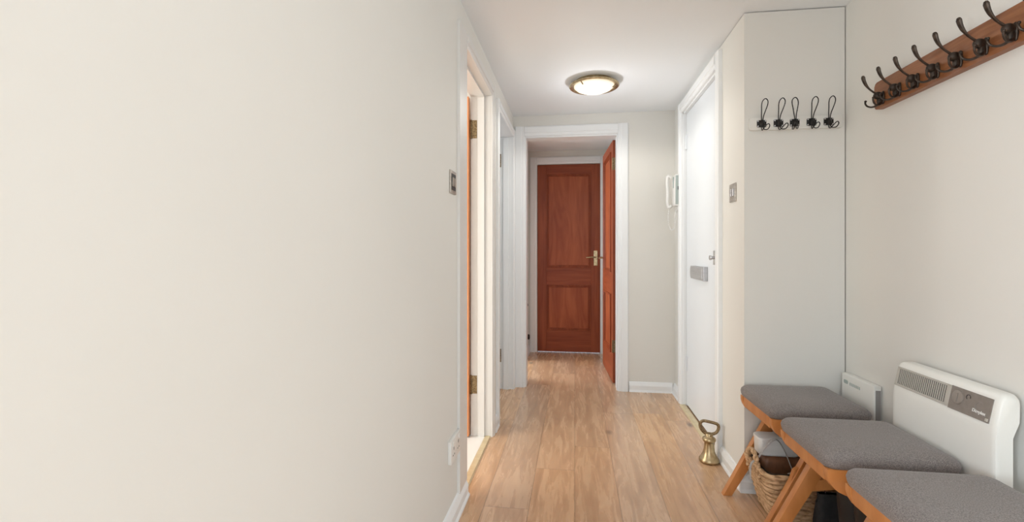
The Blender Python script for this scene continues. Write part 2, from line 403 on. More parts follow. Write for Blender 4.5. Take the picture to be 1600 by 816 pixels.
# architraves and linings
def arch_prof(w_, t=.02):     # stepped architrave section across its width w_
    return [(0, 0), (0, t*.55), (.006, t*.75), (w_*.30, t*.78), (w_*.36, t), (w_-.008, t), (w_, t*.8), (w_, 0)]
def frame_y(mb, x, s, ya, yb, h, wd, t=.02, near=True, far=True, z0=0, head=True):
    """architrave round an opening in a wall normal to x; protrudes s*t from x"""
    P = arch_prof(wd, t)
    if near: mb.prism([(x+s*v, ya-u) for u, v in P], 'z', z0, h+wd)
    if far: mb.prism([(x+s*v, yb+u) for u, v in P], 'z', z0, h+wd)
    if head: mb.prism([(x+s*v, h+u) for u, v in P], 'y', ya, yb)
def frame_x(mb, y, s, xa, xb, h, wd, t=.02):
    P = arch_prof(wd, t)
    mb.prism([(xa-u, y+s*v) for u, v in P], 'z', 0, h+wd); mb.prism([(xb+u, y+s*v) for u, v in P], 'z', 0, h+wd)
    mb.prism([(y+s*v, h+u) for u, v in P], 'x', xa, xb)
# first doorway left
mb = MB(); frame_y(mb, XL, 1, Y1a+.02, Y1b, DH, .062, near=False)
mb.box(XL, XL+.012, 1.918, Y1a+.02, .07, DH+.062)                 # broad flat near board
mb.box(XL-TW-.008, XL+.001, Y1a-.0, Y1a+.02, 0, DH+.02).box(XL-TW-.008, XL+.001, Y1b, Y1b+.02, 0, DH+.02).box(XL-TW-.008, XL+.001, Y1a+.02, Y1b, DH, DH+.02)
mb.box(XL-.075, XL-.035, Y1b-.012, Y1b, 0, DH).box(XL-.075, XL-.035, Y1a+.02, Y1b-.012, DH-.012, DH)
struct('trim_1', mb, 'trim_cream')
# second doorway left
mb = MB(); frame_y(mb, XL, 1, Y2a, Y2b-.0, DH-.01, .058)
mb.box(XL-TW-.008, XL+.001, Y2a-.02, Y2a, 0, DH).box(XL-TW-.008, XL+.001, Y2b, Y2b+.02, 0, DH).box(XL-TW-.008, XL+.001, Y2a, Y2b, DH-.01, DH+.02)
mb.box(XL-.07, XL-.03, Y2b-.012, Y2b, 0, DH-.02)
struct('trim_2', mb, 'trim')
# far doorway
mb = MB(); frame_x(mb, YF, -1, OXa, OXb, OH, .078)
mb.box(OXa-.001, OXa+.012, YF, YF+.115, 0, OH-.012).box(OXb-.008, OXb+.001, YF, YF+.115, 0, OH-.012).box(OXa, OXb, YF, YF+.115, OH-.012, OH+.001)
struct('trim_3', mb, 'trim')
# vestibule end door casing
mb = MB(); frame_x(mb, YV, -1, VXa, VXb, 2.03, .078)
struct('trim_4', mb, 'trim')
# entrance door architrave
mb = MB(); frame_y(mb, XR, -1, YDa, YDb, DHR, .07, .025)
mb.box(XR-.001, XR+.08, YDa-.0005, YDa+.012, 0, DHR).box(XR-.001, XR+.08, YDb-.012, YDb, 0, DHR).box(XR-.001, XR+.08, YDa, YDb, DHR-.012, DHR)
struct('trim_5', mb, 'trim')
# vestibule side doorway, seen only through its light
mb = MB(); frame_y(mb, XL-.012, 1, 3.98, 4.62, 2.0, .06, .018)
struct('trim_6', mb, 'trim')
# thresholds
tag(MB().prism([(XL-.036, .0005), (XL+.004, .0005), (XL-.002, .008), (XL-.030, .008)], 'y', Y1a+.022, Y1b-.002).build('threshold_strip', 'strip', label='pale brass threshold strip under the first doorway on the left', cat='threshold strip'))
tag(MB().prism([(XR-.030, .001), (XR+.012, .001), (XR+.010, .008), (XR-.020, .008)], 'y', YDa+.014, YDb-.014).build('threshold_strip', 'strip', label='narrow brass threshold strip along the foot of the white entrance door', cat='threshold strip'))

# ------------------------------------------------------------------ doors
def hinge(mb_parent, x0, x1, y0, y1, z, h=.10, m='brass_old'):
    return MB().box(x0, x1, y0, y1, z-h/2, z+h/2, .0008, 1).tube([((x0), (y0+y1)/2-.003, z-h/2-.003), ((x0), (y0+y1)/2-.003, z+h/2+.003)], .005, 10).build('hinge', m, mb_parent, True)
def panelled_door(name, width, mats, panels, height=2.02, th=.044):
    """local frame: x 0..width, y 0 (front) .. th, z 0..height; returns the list of (mb, name, mat)"""
    hh = mats[1]
    st = .098
    xs0, xs1 = st, width-st
    zz = sorted(panels, key=lambda p: p[0])
    frame = MB().box(0, xs0, 0, th, 0, height, .0015, 1).box(xs1, width, 0, th, 0, height, .0015, 1)
    rails = MB(); cur = 0
    for z0, z1 in zz:
        rails.box(xs0, xs1, .0004, th-.0004, cur, z0); cur = z1
    rails.box(xs0, xs1, .0004, th-.0004, cur, height)
    pan = []; mold = []
    for z0, z1 in zz:
        pan.append(MB().box(xs0, xs1, .010, th-.010, z0, z1))
        mm = MB()
        for side in (0, 1):
            for (off, ht, wd) in ((0, .011, .010), (.010, .005, .008), (.018, -.003, .010)):
                y0 = -ht if side == 0 else th-.010
                y1 = .010 if side == 0 else th+ht
                a, b_, c, d_ = xs0+off, xs1-off, z0+off, z1-off
                mm.box(a, a+wd, y0, y1, c, d_, .002, 1).box(b_-wd, b_, y0, y1, c, d_, .002, 1)
                mm.box(a+wd, b_-wd, y0, y1, c, c+wd, .002, 1).box(a+wd, b_-wd, y0, y1, d_-wd, d_, .002, 1)
        mold.append(mm)
    return frame, rails, pan, mold
def place_door(name, width, loc, ang, mats, panels, height, knobside, hinge_m='brass_old', flip=False):
    root = thing(name, (0, 0, 0), kind='structure')
    f, r, pan, mold = panelled_door(name, width, mats, panels, height)
    f.build('stiles', mats[0], root, True); r.build('rails', mats[1], root)
    for p in pan: p.build('panel', mats[2], root)
    for q in mold: q.build('moulding', mats[3], root, True)
    # lever handle on plate, both faces
    for side in (-1, 1):
        y = -.001 if side < 0 else .045
        kx = width-.048 if knobside == 'r' else .048
        d = -1 if knobside == 'r' else 1
        pb = MB().box(kx-.02, kx+.02, y-.003, y+.003, .93, 1.09, .0015, 1)
        pl = pb.build('handle_plate', 'brass', root, True)
        zc = 1.02
        path = smooth_path([(kx, y+side*.002, zc), (kx, y+side*.03, zc), (kx+d*.012, y+side*.045, zc), (kx+d*.05, y+side*.048, zc), (kx+d*.10, y+side*.046, zc-.004)], 5)
        MB().tube(path, [.009]*6+[.0075]*(len(path)-6), 12).build('lever', 'brass', pl, True)
    root.location = loc; root.rotation_euler = (0, 0, ang)
    return root
PN = [(.229, .721), (.906, 1.917)]
# closed sapele door at the end of the vestibule
place_door('door_1', VXb-VXa-.006, (VXa+.003, YV+.006, .008), 0, ('sap', 'sap_h', 'sap_v', 'sap'), PN, 2.018, 'r')
# open sapele door leaf in the far doorway: hinged right, opened against the right side
ang = math.atan2(4.585-3.915, .268-.310)
d2 = place_door('door_2', .672, (.310, 3.912, .010), ang, ('sap', 'sap_h', 'sap_v', 'sap'), PN, 1.995, 'r')
# (leaf's local +y points to -x after the turn: shift so the visible face stays on the left)
d2.location = (.310+.044*math.sin(ang)*1.0, 3.912-.044*math.cos(ang), .010)
for z in (.30, 1.80):
    MB().box(-.0015, .0, .006, .040, z-.05, z+.05).tube([(-.004, .047, z-.052), (-.004, .047, z+.052)], .005, 10).build('hinge', 'brass_old', d2, True)
# first left door: flat veneered leaf opened into the room
r3 = thing('door_3', (XL-TW-.01, Y1b-.042, 0), kind='structure')
MB().box(XL-TW-.65, XL-TW-.012, Y1b-.040, Y1b-.002, .012, 1.992, .0015, 1).build('leaf', 'orange', r3)
for z in (.305, 1.81):
    MB().box(XL-TW+.0, XL-TW+.030, Y1b-.0016, Y1b+.0002, z-.053, z+.053).tube([(XL-TW-.006, Y1b-.004, z-.055), (XL-TW-.006, Y1b-.004, z+.055)], .006, 10).build('hinge', 'brass_old', r3, True)
MB().box(XL-TW+.008, XL-TW+.026, Y1b-.0014, Y1b+.0002, 1.02, 1.07).build('latch_keep', 'trim_cream', r3)
pl = MB().box(XL-TW-.62, XL-TW-.58, Y1b-.044, Y1b-.039, .95, 1.10, .001, 1).build('handle_plate', 'brass', r3)
MB().tube([(XL-TW-.60, Y1b-.044, 1.04), (XL-TW-.60, Y1b-.085, 1.04), (XL-TW-.50, Y1b-.087, 1.04)], .009).build('lever', 'brass', pl, True)
# second left door: white leaf opened into the room
r4 = thing('door_4', (XL-TW-.01, Y2b-.042, 0), kind='structure')
MB().box(XL-TW-.66, XL-TW-.012, Y2b-.040, Y2b-.002, .012, 1.985, .0015, 1).build('leaf', 'door_white', r4)
for z in (.265, 1.81):
    MB().box(XL-TW+.0, XL-TW+.022, Y2b-.0016, Y2b+.0002, z-.052, z+.052).tube([(XL-TW-.006, Y2b-.004, z-.055), (XL-TW-.006, Y2b-.004, z+.055)], .006, 10).build('hinge', 'brass_old', r4, True)
# entrance door on the right
r5 = thing('door_5', (XR+.04, (YDa+YDb)/2, 0), kind='structure')
xd = XR+.018
MB().box(xd, xd+.044, YDa+.014, YDb-.014, .012, DHR-.014, .002, 1).build('leaf', 'door_white', r5)
for z in (.30, 1.86):
    MB().tube([(xd-.004, YDb-.016, z-.05), (xd-.004, YDb-.016, z+.05)], .006, 12).box(xd-.003, xd+.001, YDb-.04, YDb-.014, z-.05, z+.05).build('hinge', 'door_white', r5, True)
# letter cowl: grey metal, rounded far end
prof = [(3.21, .996), (2.90, .998), (2.90, .912), (3.21, .914)]+[(3.21+.022*math.sin(PI*i/6), .914+.082*i/6) for i in range(1, 6)]
lc = MB().prism(prof, 'x', xd-.026, xd-.0005, .003).build('letter_plate', 'pewter', r5, True, label='grey metal letter plate')
MB().box(xd-.029, xd-.0255, 2.93, 3.19, .925, .985, .001, 1).build('letter_flap', 'pewter', lc, True)
lk = MB().box(xd-.022, xd-.0005, 2.655, 2.72, 1.015, 1.095, .003, 2).build('lock_case', 'chrome', r5, True, label='chrome rim lock')
MB().lathe([(.004, -.028), (.013, -.028), (.014, -.020), (.008, -.014), (.008, .001)], (xd-.021, 2.69, 1.055), 20, 'x').build('lock_knob', 'chrome', lk, True)

# ------------------------------------------------------------------ ceiling light
LX, LY = .122, 3.03
cl = thing('ceiling_light', (LX, LY, H), 'round brass-rimmed flush ceiling light with a glowing frosted glass bowl', 'ceiling light')
MB().lathe([(.002, -.001), (.118, -.001), (.120, -.018), (.150, -.022), (.157, -.028), (.158, -.034), (.152, -.038), (.128, -.030), (.124, -.026), (.002, -.026)], (LX, LY, H), 64).build('rim', 'brass', cl, True)
MB().lathe([(.127, -.0285), (.126, -.036), (.110, -.050), (.085, -.061), (.055, -.068), (.025, -.071), (.001, -.072)], (LX, LY, H), 64).build('glass_bowl', 'lamp_glass', cl, True)
for k in range(3):
    a = math.radians(112+120*k)
    c = Vector((LX+.128*math.cos(a), LY+.128*math.sin(a), H-.036)); u = Vector((math.cos(a), math.sin(a), 0))
    MB().tube([c+u*.012+Vector((0, 0, .006)), c+Vector((0, 0, -.004)), c-u*.012+Vector((0, 0, -.012))], .0032, 8).build('clip', 'brass_old', cl, True)
ll = D.lights.new('lamp_bulb', 'SPOT'); ll.energy = 7.5; ll.color = (1, .95, .87); ll.shadow_soft_size = .03; ll.spot_size = math.radians(168); ll.spot_blend = .35
lo = D.objects.new('lamp_bulb', ll); COL.objects.link(lo); lo.location = (0, 0, -.085); lo.parent = cl
lp = D.lights.new('lamp_glow', 'POINT'); lp.energy = 1.1; lp.color = (.97, .97, 1); lp.shadow_soft_size = 0  # extra point light added below the bowl to brighten the ceiling
lg = D.objects.new('lamp_glow', lp); COL.objects.link(lg); lg.location = (0, 0, -.24); lg.parent = cl

# ------------------------------------------------------------------ switches, sockets, intercom
def plate(name, x, s, yc, zc, wy, hz, label, cat, m='plate', rock='dark', two=False):
    r = thing(name, (x, yc, zc), label, cat)
    MB().box(x-s*.0, x+s*.006, yc-wy/2, yc+wy/2, zc-hz/2, zc+hz/2, .0018, 2).build('face_plate', m, r, True)
    return r
sw = plate('light_switch', XL, 1, 1.835, 1.368, .088, .092, 'square steel light switch on the left wall beside the first doorway', 'light switch')
MB().box(XL+.006, XL+.0068, 1.803, 1.867, 1.335, 1.401, .0003, 1).build('inset', 'dark', sw)
for k in (-1, 1):
    MB().box(XL+.0066, XL+.011, 1.835+k*.0145-.010, 1.835+k*.0145+.010, 1.350, 1.386, .001, 1).build('rocker', 'plate', sw, True)
sw2 = plate('light_switch', XR, -1, 2.395, 1.375, .088, .088, 'brushed steel light switch on the cupboard side beside the entrance door', 'light switch')
for k in (-1, 1):
    MB().box(XR-.006, XR-.011, 2.395+k*.014-.009, 2.395+k*.014+.009, 1.357, 1.393, .001, 1).build('rocker', 'chrome', sw2, True)
so = thing('wall_socket', (XL, 1.845, .30), 'white double power socket low on the left wall', 'socket')
MB().box(XL, XL+.014, 1.772, 1.918-.002, .255, .345, .003, 2).build('face_plate', 'plastic', so, True)
for k in (-1, 1):
    yc = 1.845+k*.036
    MB().box(XL+.0135, XL+.0146, yc-.003, yc+.003, .302, .314).box(XL+.0135, XL+.0146, yc-.014, yc-.006, .280, .285).box(XL+.0135, XL+.0146, yc+.006, yc+.014, .280, .285).build('pin_holes', 'dark', so)
    MB().box(XL+.0138, XL+.0175, yc-.006+k*.012, yc+.006+k*.012, .318, .334, .001, 1).build('rocker', 'plastic', so, True)

ic = thing('door_entry_phone', (XR, 3.54, 1.53), 'white door entry phone with curly corded handset on the right wall', 'intercom')
YI0, YI1 = 3.495, 3.585
MB().prism([(XR, 1.42), (XR-.050, 1.42), (XR-.054, 1.44), (XR-.054, 1.60), (XR-.046, 1.645), (XR, 1.65)], 'y', YI0, YI1, .003).build('body', 'plastic', ic, True)
MB().box(XR-.045, XR-.006, YI0-.0015, YI0+.001, 1.43, 1.64, .0008, 1).build('side_panel', 'plastic_grey', ic, True)
MB().box(XR-.030, XR-.022, YI0-.0025, YI0-.001, 1.535, 1.56).build('side_slot', 'dark', ic)
MB().box(XR-.0565, XR-.053, YI0+.008, YI0+.036, 1.55, 1.63, .001, 1).build('speaker_panel', 'plastic_grey', ic, True)
hx = XR-.078
path = smooth_path([(hx+.014, 3.562, 1.632), (hx-.006, 3.562, 1.640), (hx-.012, 3.562, 1.600), (hx-.008, 3.562, 1.53), (hx-.010, 3.562, 1.45), (hx, 3.562, 1.415), (hx+.016, 3.562, 1.425)], 6)
MB().tube(path, [.017]*8+[.014]*(len(path)-16)+[.017]*8, 14, flat=.75).build('handset', 'plastic', ic, True)
cp = smooth_path([(hx+.004, 3.56, 1.415), (hx-.006, 3.555, 1.34), (hx+.004, 3.55, 1.265), (hx+.022, 3.54, 1.245), (hx+.034, 3.53, 1.28), (hx+.036, 3.52, 1.36), (hx+.05, 3.515, 1.40), (hx+.066, 3.505, 1.425)], 16)
coil = []
for i, p in enumerate(cp):
    a = i*2.0; coil.append(p+Vector((math.cos(a)*.003, math.sin(a)*.003, 0)))
MB().tube(coil, .0032, 6).build('cord', 'plastic', ic, True)

# small dark knobs low on the vestibule wall
XW = XL-.012
tag(MB().lathe([(.018, 0), (.018, .004), (.010, .010), (.010, .022), (.026, .026), (.028, .038), (.020, .046), (.002, .048)], (XW, 4.76, .215), 24, 'x').build('door_stop', 'rubber', None, True), 'black round door stop low on the vestibule wall above the skirting', 'door stop')
tag(MB().lathe([(.012, 0), (.012, .003), (.006, .006), (.006, .020), (.014, .024), (.014, .030), (.002, .033)], (XW, 4.74, .545), 20, 'x').build('wall_peg', 'rubber', None, True), 'tiny black peg on the vestibule wall above the round door stop', 'peg')

# ------------------------------------------------------------------ brass weight door stop
bx_, by_ = .690, 2.535
bw = thing('bell_weight', (bx_, by_, 0), 'brass bell-shaped scale weight with loop handle standing by the entrance door', 'doorstop')
MB().lathe([(.002, 0), (.044, 0), (.049, .005), (.0505, .014), (.046, .022), (.040, .030), (.033, .042), (.0275, .058), (.0245, .078), (.023, .098), (.024, .103), (.030, .107), (.033, .114), (.033, .121), (.028, .127), (.019, .131), (.017, .137), (.022, .141), (.020, .147), (.002, .148)], (bx_, by_, 0), 40).build('body', 'brass', bw, True, angle=60)
ang = math.radians(-10)
hp = []
for u, v in [(-.018, .146), (-.034, .160), (-.043, .182), (-.040, .200), (-.026, .209), (0, .207), (.026, .203), (.042, .196), (.045, .178), (.035, .156), (.018, .146), (0, .144)]:
    hp.append((bx_+u*math.cos(ang), by_+u*math.sin(ang), v))
n_ = len(hp); sm = []
for i in range(n_):
    p0, p1, p2, p3 = [Vector(hp[(i+k-1) % n_]) for k in range(4)]
    for j in range(4):
        t = j/4; sm.append(.5*((2*p1)+(p2-p0)*t+(2*p0-5*p1+4*p2-p3)*t*t+(3*p1-p0-3*p2+p3)*t**3))
MB().tube(sm, .0078, 12, closed=True, up=(0, 1, 0)).build('handle', 'brass_old', bw, True)

# ------------------------------------------------------------------ coat rack of wire hooks on the cupboard
RA = thing('hook_board', (.978, YB, 1.665), 'low-profile white painted board holding the five black wire hooks', 'hook board')
YBo = YB-.012
MB().prism(rrect(.782, 1.172, 1.637, 1.694, .012, 5), 'y', YBo, YB, .002).build('board', 'wall', RA, True)
def wire_hook(xc, zc, dxu, dxl, i, label):
    r = thing('wire_hook', (xc, YBo, zc), label, 'coat hook', 'black wire hooks on the white board')
    MB().prism(rrect(xc-.020, xc+.020, zc-.016, zc+.016, .004, 3), 'y', YBo-.003, YBo, .0006).build('back_plate', 'black_wire', r, True)
    for sx in (-1, 1):
        for sz in (-1, 1):
            MB().lathe([(.001, -.0055), (.003, -.005), (.0036, -.003)], (xc+sx*.0155, YBo, zc+sz*.0115), 10, 'y').build('screw', 'chrome', r, True)
    MB().tube([(xc, YBo-.003, zc-.014), (xc, YBo-.007, zc), (xc, YBo-.003, zc+.014)], [.007, .010, .007], 10).build('boss', 'black_wire', r, True)
    y = YBo
    def U(s, z, out, sp): return (xc+sp+dxu*s, y-out, zc+z)
    up = [U(0, -.004, .009, -.004), U(0, .016, .009, -.003), U(.2, .035, .014, -.005), U(.5, .056, .026, -.009), U(.8, .075, .036, -.0125), U(1, .088, .042, -.0115), U(1.05, .096, .045, -.006), U(1.05, .099, .046, 0), U(1.05, .096, .045, .006), U(1, .088, .042, .0115), U(.8, .075, .036, .0125), U(.5, .056, .026, .009), U(.2, .035, .014, .005), U(0, .016, .009, .003), U(0, -.004, .009, .004)]
    MB().tube(smooth_path(up, 5), .0021, 8).build('upper_loop', 'black_wire', r, True)
    def Lw(s, z, out, sp): return (xc+sp+dxl*s, y-out, zc+z)
    lw = [Lw(0, .004, .008, -.003), Lw(0, -.018, .008, -.003), Lw(.25, -.032, .018, -.006), Lw(.6, -.036, .036, -.011), Lw(.85, -.030, .052, -.011), Lw(1, -.019, .062, -.004), Lw(1, -.017, .063, .003), Lw(.9, -.024, .055, .010), Lw(.6, -.033, .036, .011), Lw(.25, -.030, .018, .006), Lw(0, -.016, .008, .003), Lw(0, .004, .008, .003)]
    MB().tube(smooth_path(lw, 5), .0021, 8).build('lower_loop', 'black_wire', r, True)
    return r
def xat(px, Y):   # lateral position on plane Y for a point measured in the photograph (used once to read positions)
    t = (px-800)/730; c, s = .99111, .13305
    return Y*(t*c-s)/(c+t*s)
names = ['leftmost black wire hook of the five on the white board', 'second black wire hook from the left on the white board', 'middle black wire hook of the five on the white board', 'fourth black wire hook from the left on the white board', 'rightmost black wire hook of the five on the white board']
for i, (xc, u_, l_) in enumerate([(.834, 0, .004), (.905, 0, .009), (.973, -.016, -.022), (1.043, -.003, -.002), (1.113, -.004, .004)]):
    wire_hook(xc, 1.665, u_, l_, i, names[i])

# ------------------------------------------------------------------ wooden coat rack on the alcove wall
XF = 1.166
cr = tag(MB().prism(rrect(1.02, 2.008, 1.643, 1.748, .014, 5), 'x', XF, XA, .003).build('coat_rack_board', 'rack', None, True), 'long dark-stained wooden coat rack board on the right-hand wall', 'coat rack')
def iron_hook(Y, Z, label, i):
    r = thing('triple_coat_hook', (XF, Y, Z), label, 'coat hook', 'bronzed triple hooks on the wooden rack')
    MB().lathe2([(.05, -1), (.55, -.9), (.85, -.5), (1, 0), (.9, .5), (.6, .88), (.05, 1)], (XF-.003, Y, Z-.008), 1, (.006, .0088, .026), 16).build('back_plate', 'iron', r, True)
    MB().ball((XF-.020, Y, Z), .0125, (1.35, .9, 1.15)).build('boss', 'iron', r, True)
    MB().ball((XF-.014, Y, Z-.020), 1, (.0105, .0085, .017)).build('lower_shell', 'iron', r, True)
    path = smooth_path([(XF-.022, Y, Z+.004), (XF-.036, Y, Z+.014), (XF-.050, Y, Z+.026), (XF-.062, Y, Z+.042), (XF-.069, Y, Z+.058), (XF-.073, Y, Z+.074)], 6)
    k = len(path); rr = [.0052-.0012*math.sin(PI*min(1, j/(k*.6)))+(.0036*max(0, (j/(k-1)-.45)/.55)) for j in range(k)]
    rr[-1] *= .55; rr[-2] *= .9
    MB().tube(path, rr, 12, flat=.72, up=(1, 0, 0)).ball(path[-1], .0062, (.8, 1.1, .7), 12).build('upper_hook', 'iron', r, True)
    for s in (1, -1):
        p2 = smooth_path([(XF-.018, Y+s*.001, Z-.004), (XF-.013, Y+s*.003, Z-.022), (XF-.020, Y+s*.008, Z-.035), (XF-.034, Y+s*.015, Z-.039), (XF-.046, Y+s*.021, Z-.033), (XF-.051, Y+s*.024, Z-.022), (XF-.050, Y+s*.024, Z-.014)], 5)
        k2 = len(p2)
        MB().tube(p2, [.0055-.0024*min(1, j/(k2*.5)) for j in range(k2)], 10).ball(p2[-1], .0046, seg=12).build('lower_hook', 'iron', r, True)
ordn = ['farthest', 'second', 'third', 'fourth', 'fifth', 'sixth', 'seventh', 'eighth']
for i in range(8):
    Y = 1.951-.09*i
    if i == 0: lb = 'bronzed triple coat hook at the far end of the wooden rack'
    elif i == 7: lb = 'bronzed triple coat hook cut off by the right edge of the photo'
    elif i == 6: lb = 'bronzed triple coat hook nearest the camera with its whole upper hook in view'
    else: lb = 'bronzed triple coat hook, %s from the far end of the wooden rack' % ordn[i]
    iron_hook(Y, 1.684, lb, i)

# ------------------------------------------------------------------ heaters
hy0, hy1 = 1.409, 1.815
ht = thing('convector_heater', (1.146, 1.61, .25), 'large off-white wall convector heater with slatted grille and grey-brown control panel', 'heater')
prof = [(1.169, .7065), (1.144, .7065), (1.135, .702), (1.1295, .692), (1.114, .617), (1.112, .600), (1.112, .262), (1.118, .251), (1.1545, .251), (1.1565, .267), (1.1565, .605), (1.173, .647), (1.174, .699)]
rings = []
for (y, sc_) in ((hy0+.0, .86), (hy0+.004, .94), (hy0+.012, .985), (hy0+.024, 1), (hy1-.024, 1), (hy1-.012, .985), (hy1-.004, .94), (hy1, .86)):
    cx_, cz_ = 1.145, .48
    q = []
    for x, z in prof:
        dz = (1-sc_)*.10
        q.append((cx_+(x-cx_)*(sc_*.5+.5 if sc_ < 1 else 1), y, z-dz if z > .5 else z+dz))
    rings.append(q)
MB().loft(rings).build('casing', 'heater', ht, True, angle=50)
MB().box(1.150, XA, hy0+.06, hy0+.09, .34, .60).build('wall_bracket', 'heater', ht); MB().box(1.150, XA, hy1-.09, hy1-.06, .34, .60).build('wall_bracket', 'heater', ht)
# sloped facia: along (x,z) from (1.069,.636) to (1.084,.708)
dirv = Vector((.0155, 0, .075)).normalized(); nrm = Vector((-.075, 0, .0155)).normalized()
def fac(y, t, o):   # y along the wall, t metres up the slope, o metres out of it
    p = Vector((1.114, y, .617))+dirv*t+nrm*o; return p
def fbox(mb, y0, y1, t0, t1, o0, o1):
    vs = [fac(y, t, o) for o in (o0, o1) for (y, t) in ((y0, t0), (y1, t0), (y1, t1), (y0, t1))]
    mb._add(vs, [(0, 1, 2, 3), (7, 6, 5, 4), (0, 4, 5, 1), (1, 5, 6, 2), (2, 6, 7, 3), (3, 7, 4, 0)]); return mb
g = MB(); fbox(g, 1.576, 1.803, .008, .069, -.002, .0008)
gb = g.build('grille_recess', 'dark', ht)
g = MB(); fbox(g, 1.576, 1.803, .006, .013, -.002, .003); fbox(g, 1.576, 1.803, .0655, .071, -.002, .003)
fbox(g, 1.797, 1.805, .006, .071, -.002, .003); fbox(g, 1.569, 1.582, .006, .071, -.002, .003)
ns = 27
for k in range(ns):
    y = 1.585+k*(.210/(ns-1)); fbox(g, y-.0018, y+.0018, .010, .068, -.002, .0025)
g.build('grille', 'heater_trim', ht)
g = MB(); fbox(g, 1.430, 1.569, .004, .072, -.002, .0025); cpn = g.build('control_panel', 'control', ht)
def dial(yc, t, r, name, m):
    mb = MB(); rings = []
    for rr, o in ((r, .0026), (r*.98, .0055), (r*.85, .0065), (.001, .0065)):
        rings.append([fac(yc+rr*math.cos(a), t+rr*math.sin(a), o) for a in [2*PI*j/32 for j in range(32)]])
    return mb.loft(rings).build(name, m, cpn, True)
dial(1.540, .044, .020, 'dial', 'knob')
g = MB(); fbox(g, 1.537, 1.543, .030, .056, .0066, .0085); g.build('dial_ridge', 'knob', cpn)
def ringarc(yc, t, r, a0, a1, name, m):
    pts = [fac(yc+r*math.cos(math.radians(a)), t+r*math.sin(math.radians(a)), .003) for a in [a0+(a1-a0)*k/14 for k in range(15)]]
    MB().tube(pts, .0008, 6).build(name, m, cpn, True)
ringarc(1.506, .054, .007, -60, 200, 'heat_symbol', 'dark')
ringarc(1.464, .037, .015, -110, 140, 'timer_ring', 'knob')
g = MB(); fbox(g, 1.432, 1.439, .008, .016, .0026, .005); g.build('indicator_lamp', 'heater_trim', cpn)
tx = D.curves.new('lettering', 'FONT'); tx.body = 'Dimplex'; tx.size = .0125; tx.extrude = .0003; tx.align_x = 'CENTER'; tx.offset = .0003
to = D.objects.new('lettering', tx); COL.objects.link(to); tx.materials.append(M['white_ink'])
X_ = Vector((0, -1, 0)); Y_ = dirv; Z_ = X_.cross(Y_)
mt = Matrix((X_, Y_, Z_)).transposed().to_4x4(); pos = fac(1.464, .021, .0032)
to.parent = cpn; to.matrix_parent_inverse = Matrix.Identity(4)
mt.translation = pos-WLOC[cpn.name]; to.matrix_basis = mt
bpy.context.view_layer.update()
lm = D.meshes.new_from_object(to); D.objects.remove(to)
to = D.objects.new('lettering', lm); COL.objects.link(to); to.parent = cpn; to.matrix_basis = mt

sh = thing('panel_heater', (1.175, 2.12, .12), 'slim white panel heater in the alcove corner behind the farthest stool', 'heater')
MB().box(1.160, XA-.002, 2.0, 2.222, .12, .562, .004, 3).build('casing', 'heater', sh, True)
MB().box(1.166, XA-.006, 1.9985, 2.0005, .135, .545).build('side_grille', 'mesh', sh)
mv = MB()
for k in range(7): mv.box(1.1592, 1.1605, 2.09+k*.011, 2.096+k*.011, .520, .532)
mv.build('vent_slots', 'plastic_grey', sh)
MB().prism(rrect(2.175, 2.205, .520, .536, .006, 3), 'x', 1.159, 1.1605).build('badge', 'plastic_grey', sh)

# ------------------------------------------------------------------ stools
SX0, SX1, SYN, SYF = .738, 1.103, 1.489, 1.818      # second stool's seat in plan
def make_stool(label):
    yc = (SYN+SYF)/2; xc = (SX0+SX1)/2
    r = thing('stool', (xc, yc, 0), label, 'stool', 'grey upholstered stools in a row')
    zb = .445
    # cushion as rounded-rectangle rings
    rings = []
    for ins, z in ((.010, -.002), (.003, .002), (-.002, .012), (-.004, .024), (-.001, .035), (.007, .0435), (.021, .0495), (.043, .0535), (.075, .056), (.110, .0571), (.138, .0574)):
        rr = max(.032-ins*.6, .006) if ins < .05 else max(.012, .03-ins*.1)
        w_ = min((SX1-SX0)/2, (SYF-SYN)/2)
        ins_ = min(ins, w_-.014)
        rings.append([(x, y, zb+z) for x, y in rrect(SX0+ins_, SX1-ins_, SYN+ins_, SYF-ins_, rr, 7)])
    MB().loft(rings).build('seat_cushion', 'wool', r, True, angle=60)
    # side rails
    for (a, b_) in ((SX0+.006, SX0+.028), (SX1-.028, SX1-.006)):
        MB().box(a, b_, SYN+.030, SYF-.030, .402, zb, .003, 2).build('side_rail', 'oak_leg', r, True)
    # end rails with scooped ends
    half = [(SX0+.003, zb), (SX0+.003, .425), (SX0+.008, .408), (SX0+.018, .392), (SX0+.034, .378), (SX0+.054, .369), (SX0+.080, .365)]
    full = half+[(2*xc-x, z) for x, z in reversed(half)]
    for (a, b_) in ((SYN+.004, SYN+.032), (SYF-.032, SYF-.004)):
        MB().prism(full, 'y', a, b_, .003).build('end_rail', 'oak_leg', r, True)
    # splayed legs
    for (ya, yb) in ((SYN+.008, SYN+.040), (SYF-.040, SYF-.008)):
        near = ya < yc
        if near: ya, yb = SYN-.022, SYN+.010
        for s in (-1, 1):
            def X(v):
                v += .03 if near else 0
                return xc+s*(xc-v) if s > 0 else v
            top = [(X(.862), .395), (X(.925), .395)]; bot = [(X(.693), 0), (X(.655), 0)]
            pr = [top[0], top[1], bot[0], bot[1]]
            MB().prism(pr, 'y', ya, yb, .006).build('leg', 'oak_leg', r, True)
        arcp = [(.812+.0, .262), (.830, .275), (xc, .288), (2*xc-.830, .275), (2*xc-.812, .262), (2*xc-.800, .222), (2*xc-.83, .240), (xc, .252), (.83, .240), (.800, .222)]
        MB().prism(arcp, 'y', ya+.006, yb-.006, .002).build('stretcher', 'oak_leg', r, True)
    return r
st = make_stool('middle grey-cushioned stool of the row, between the other two')
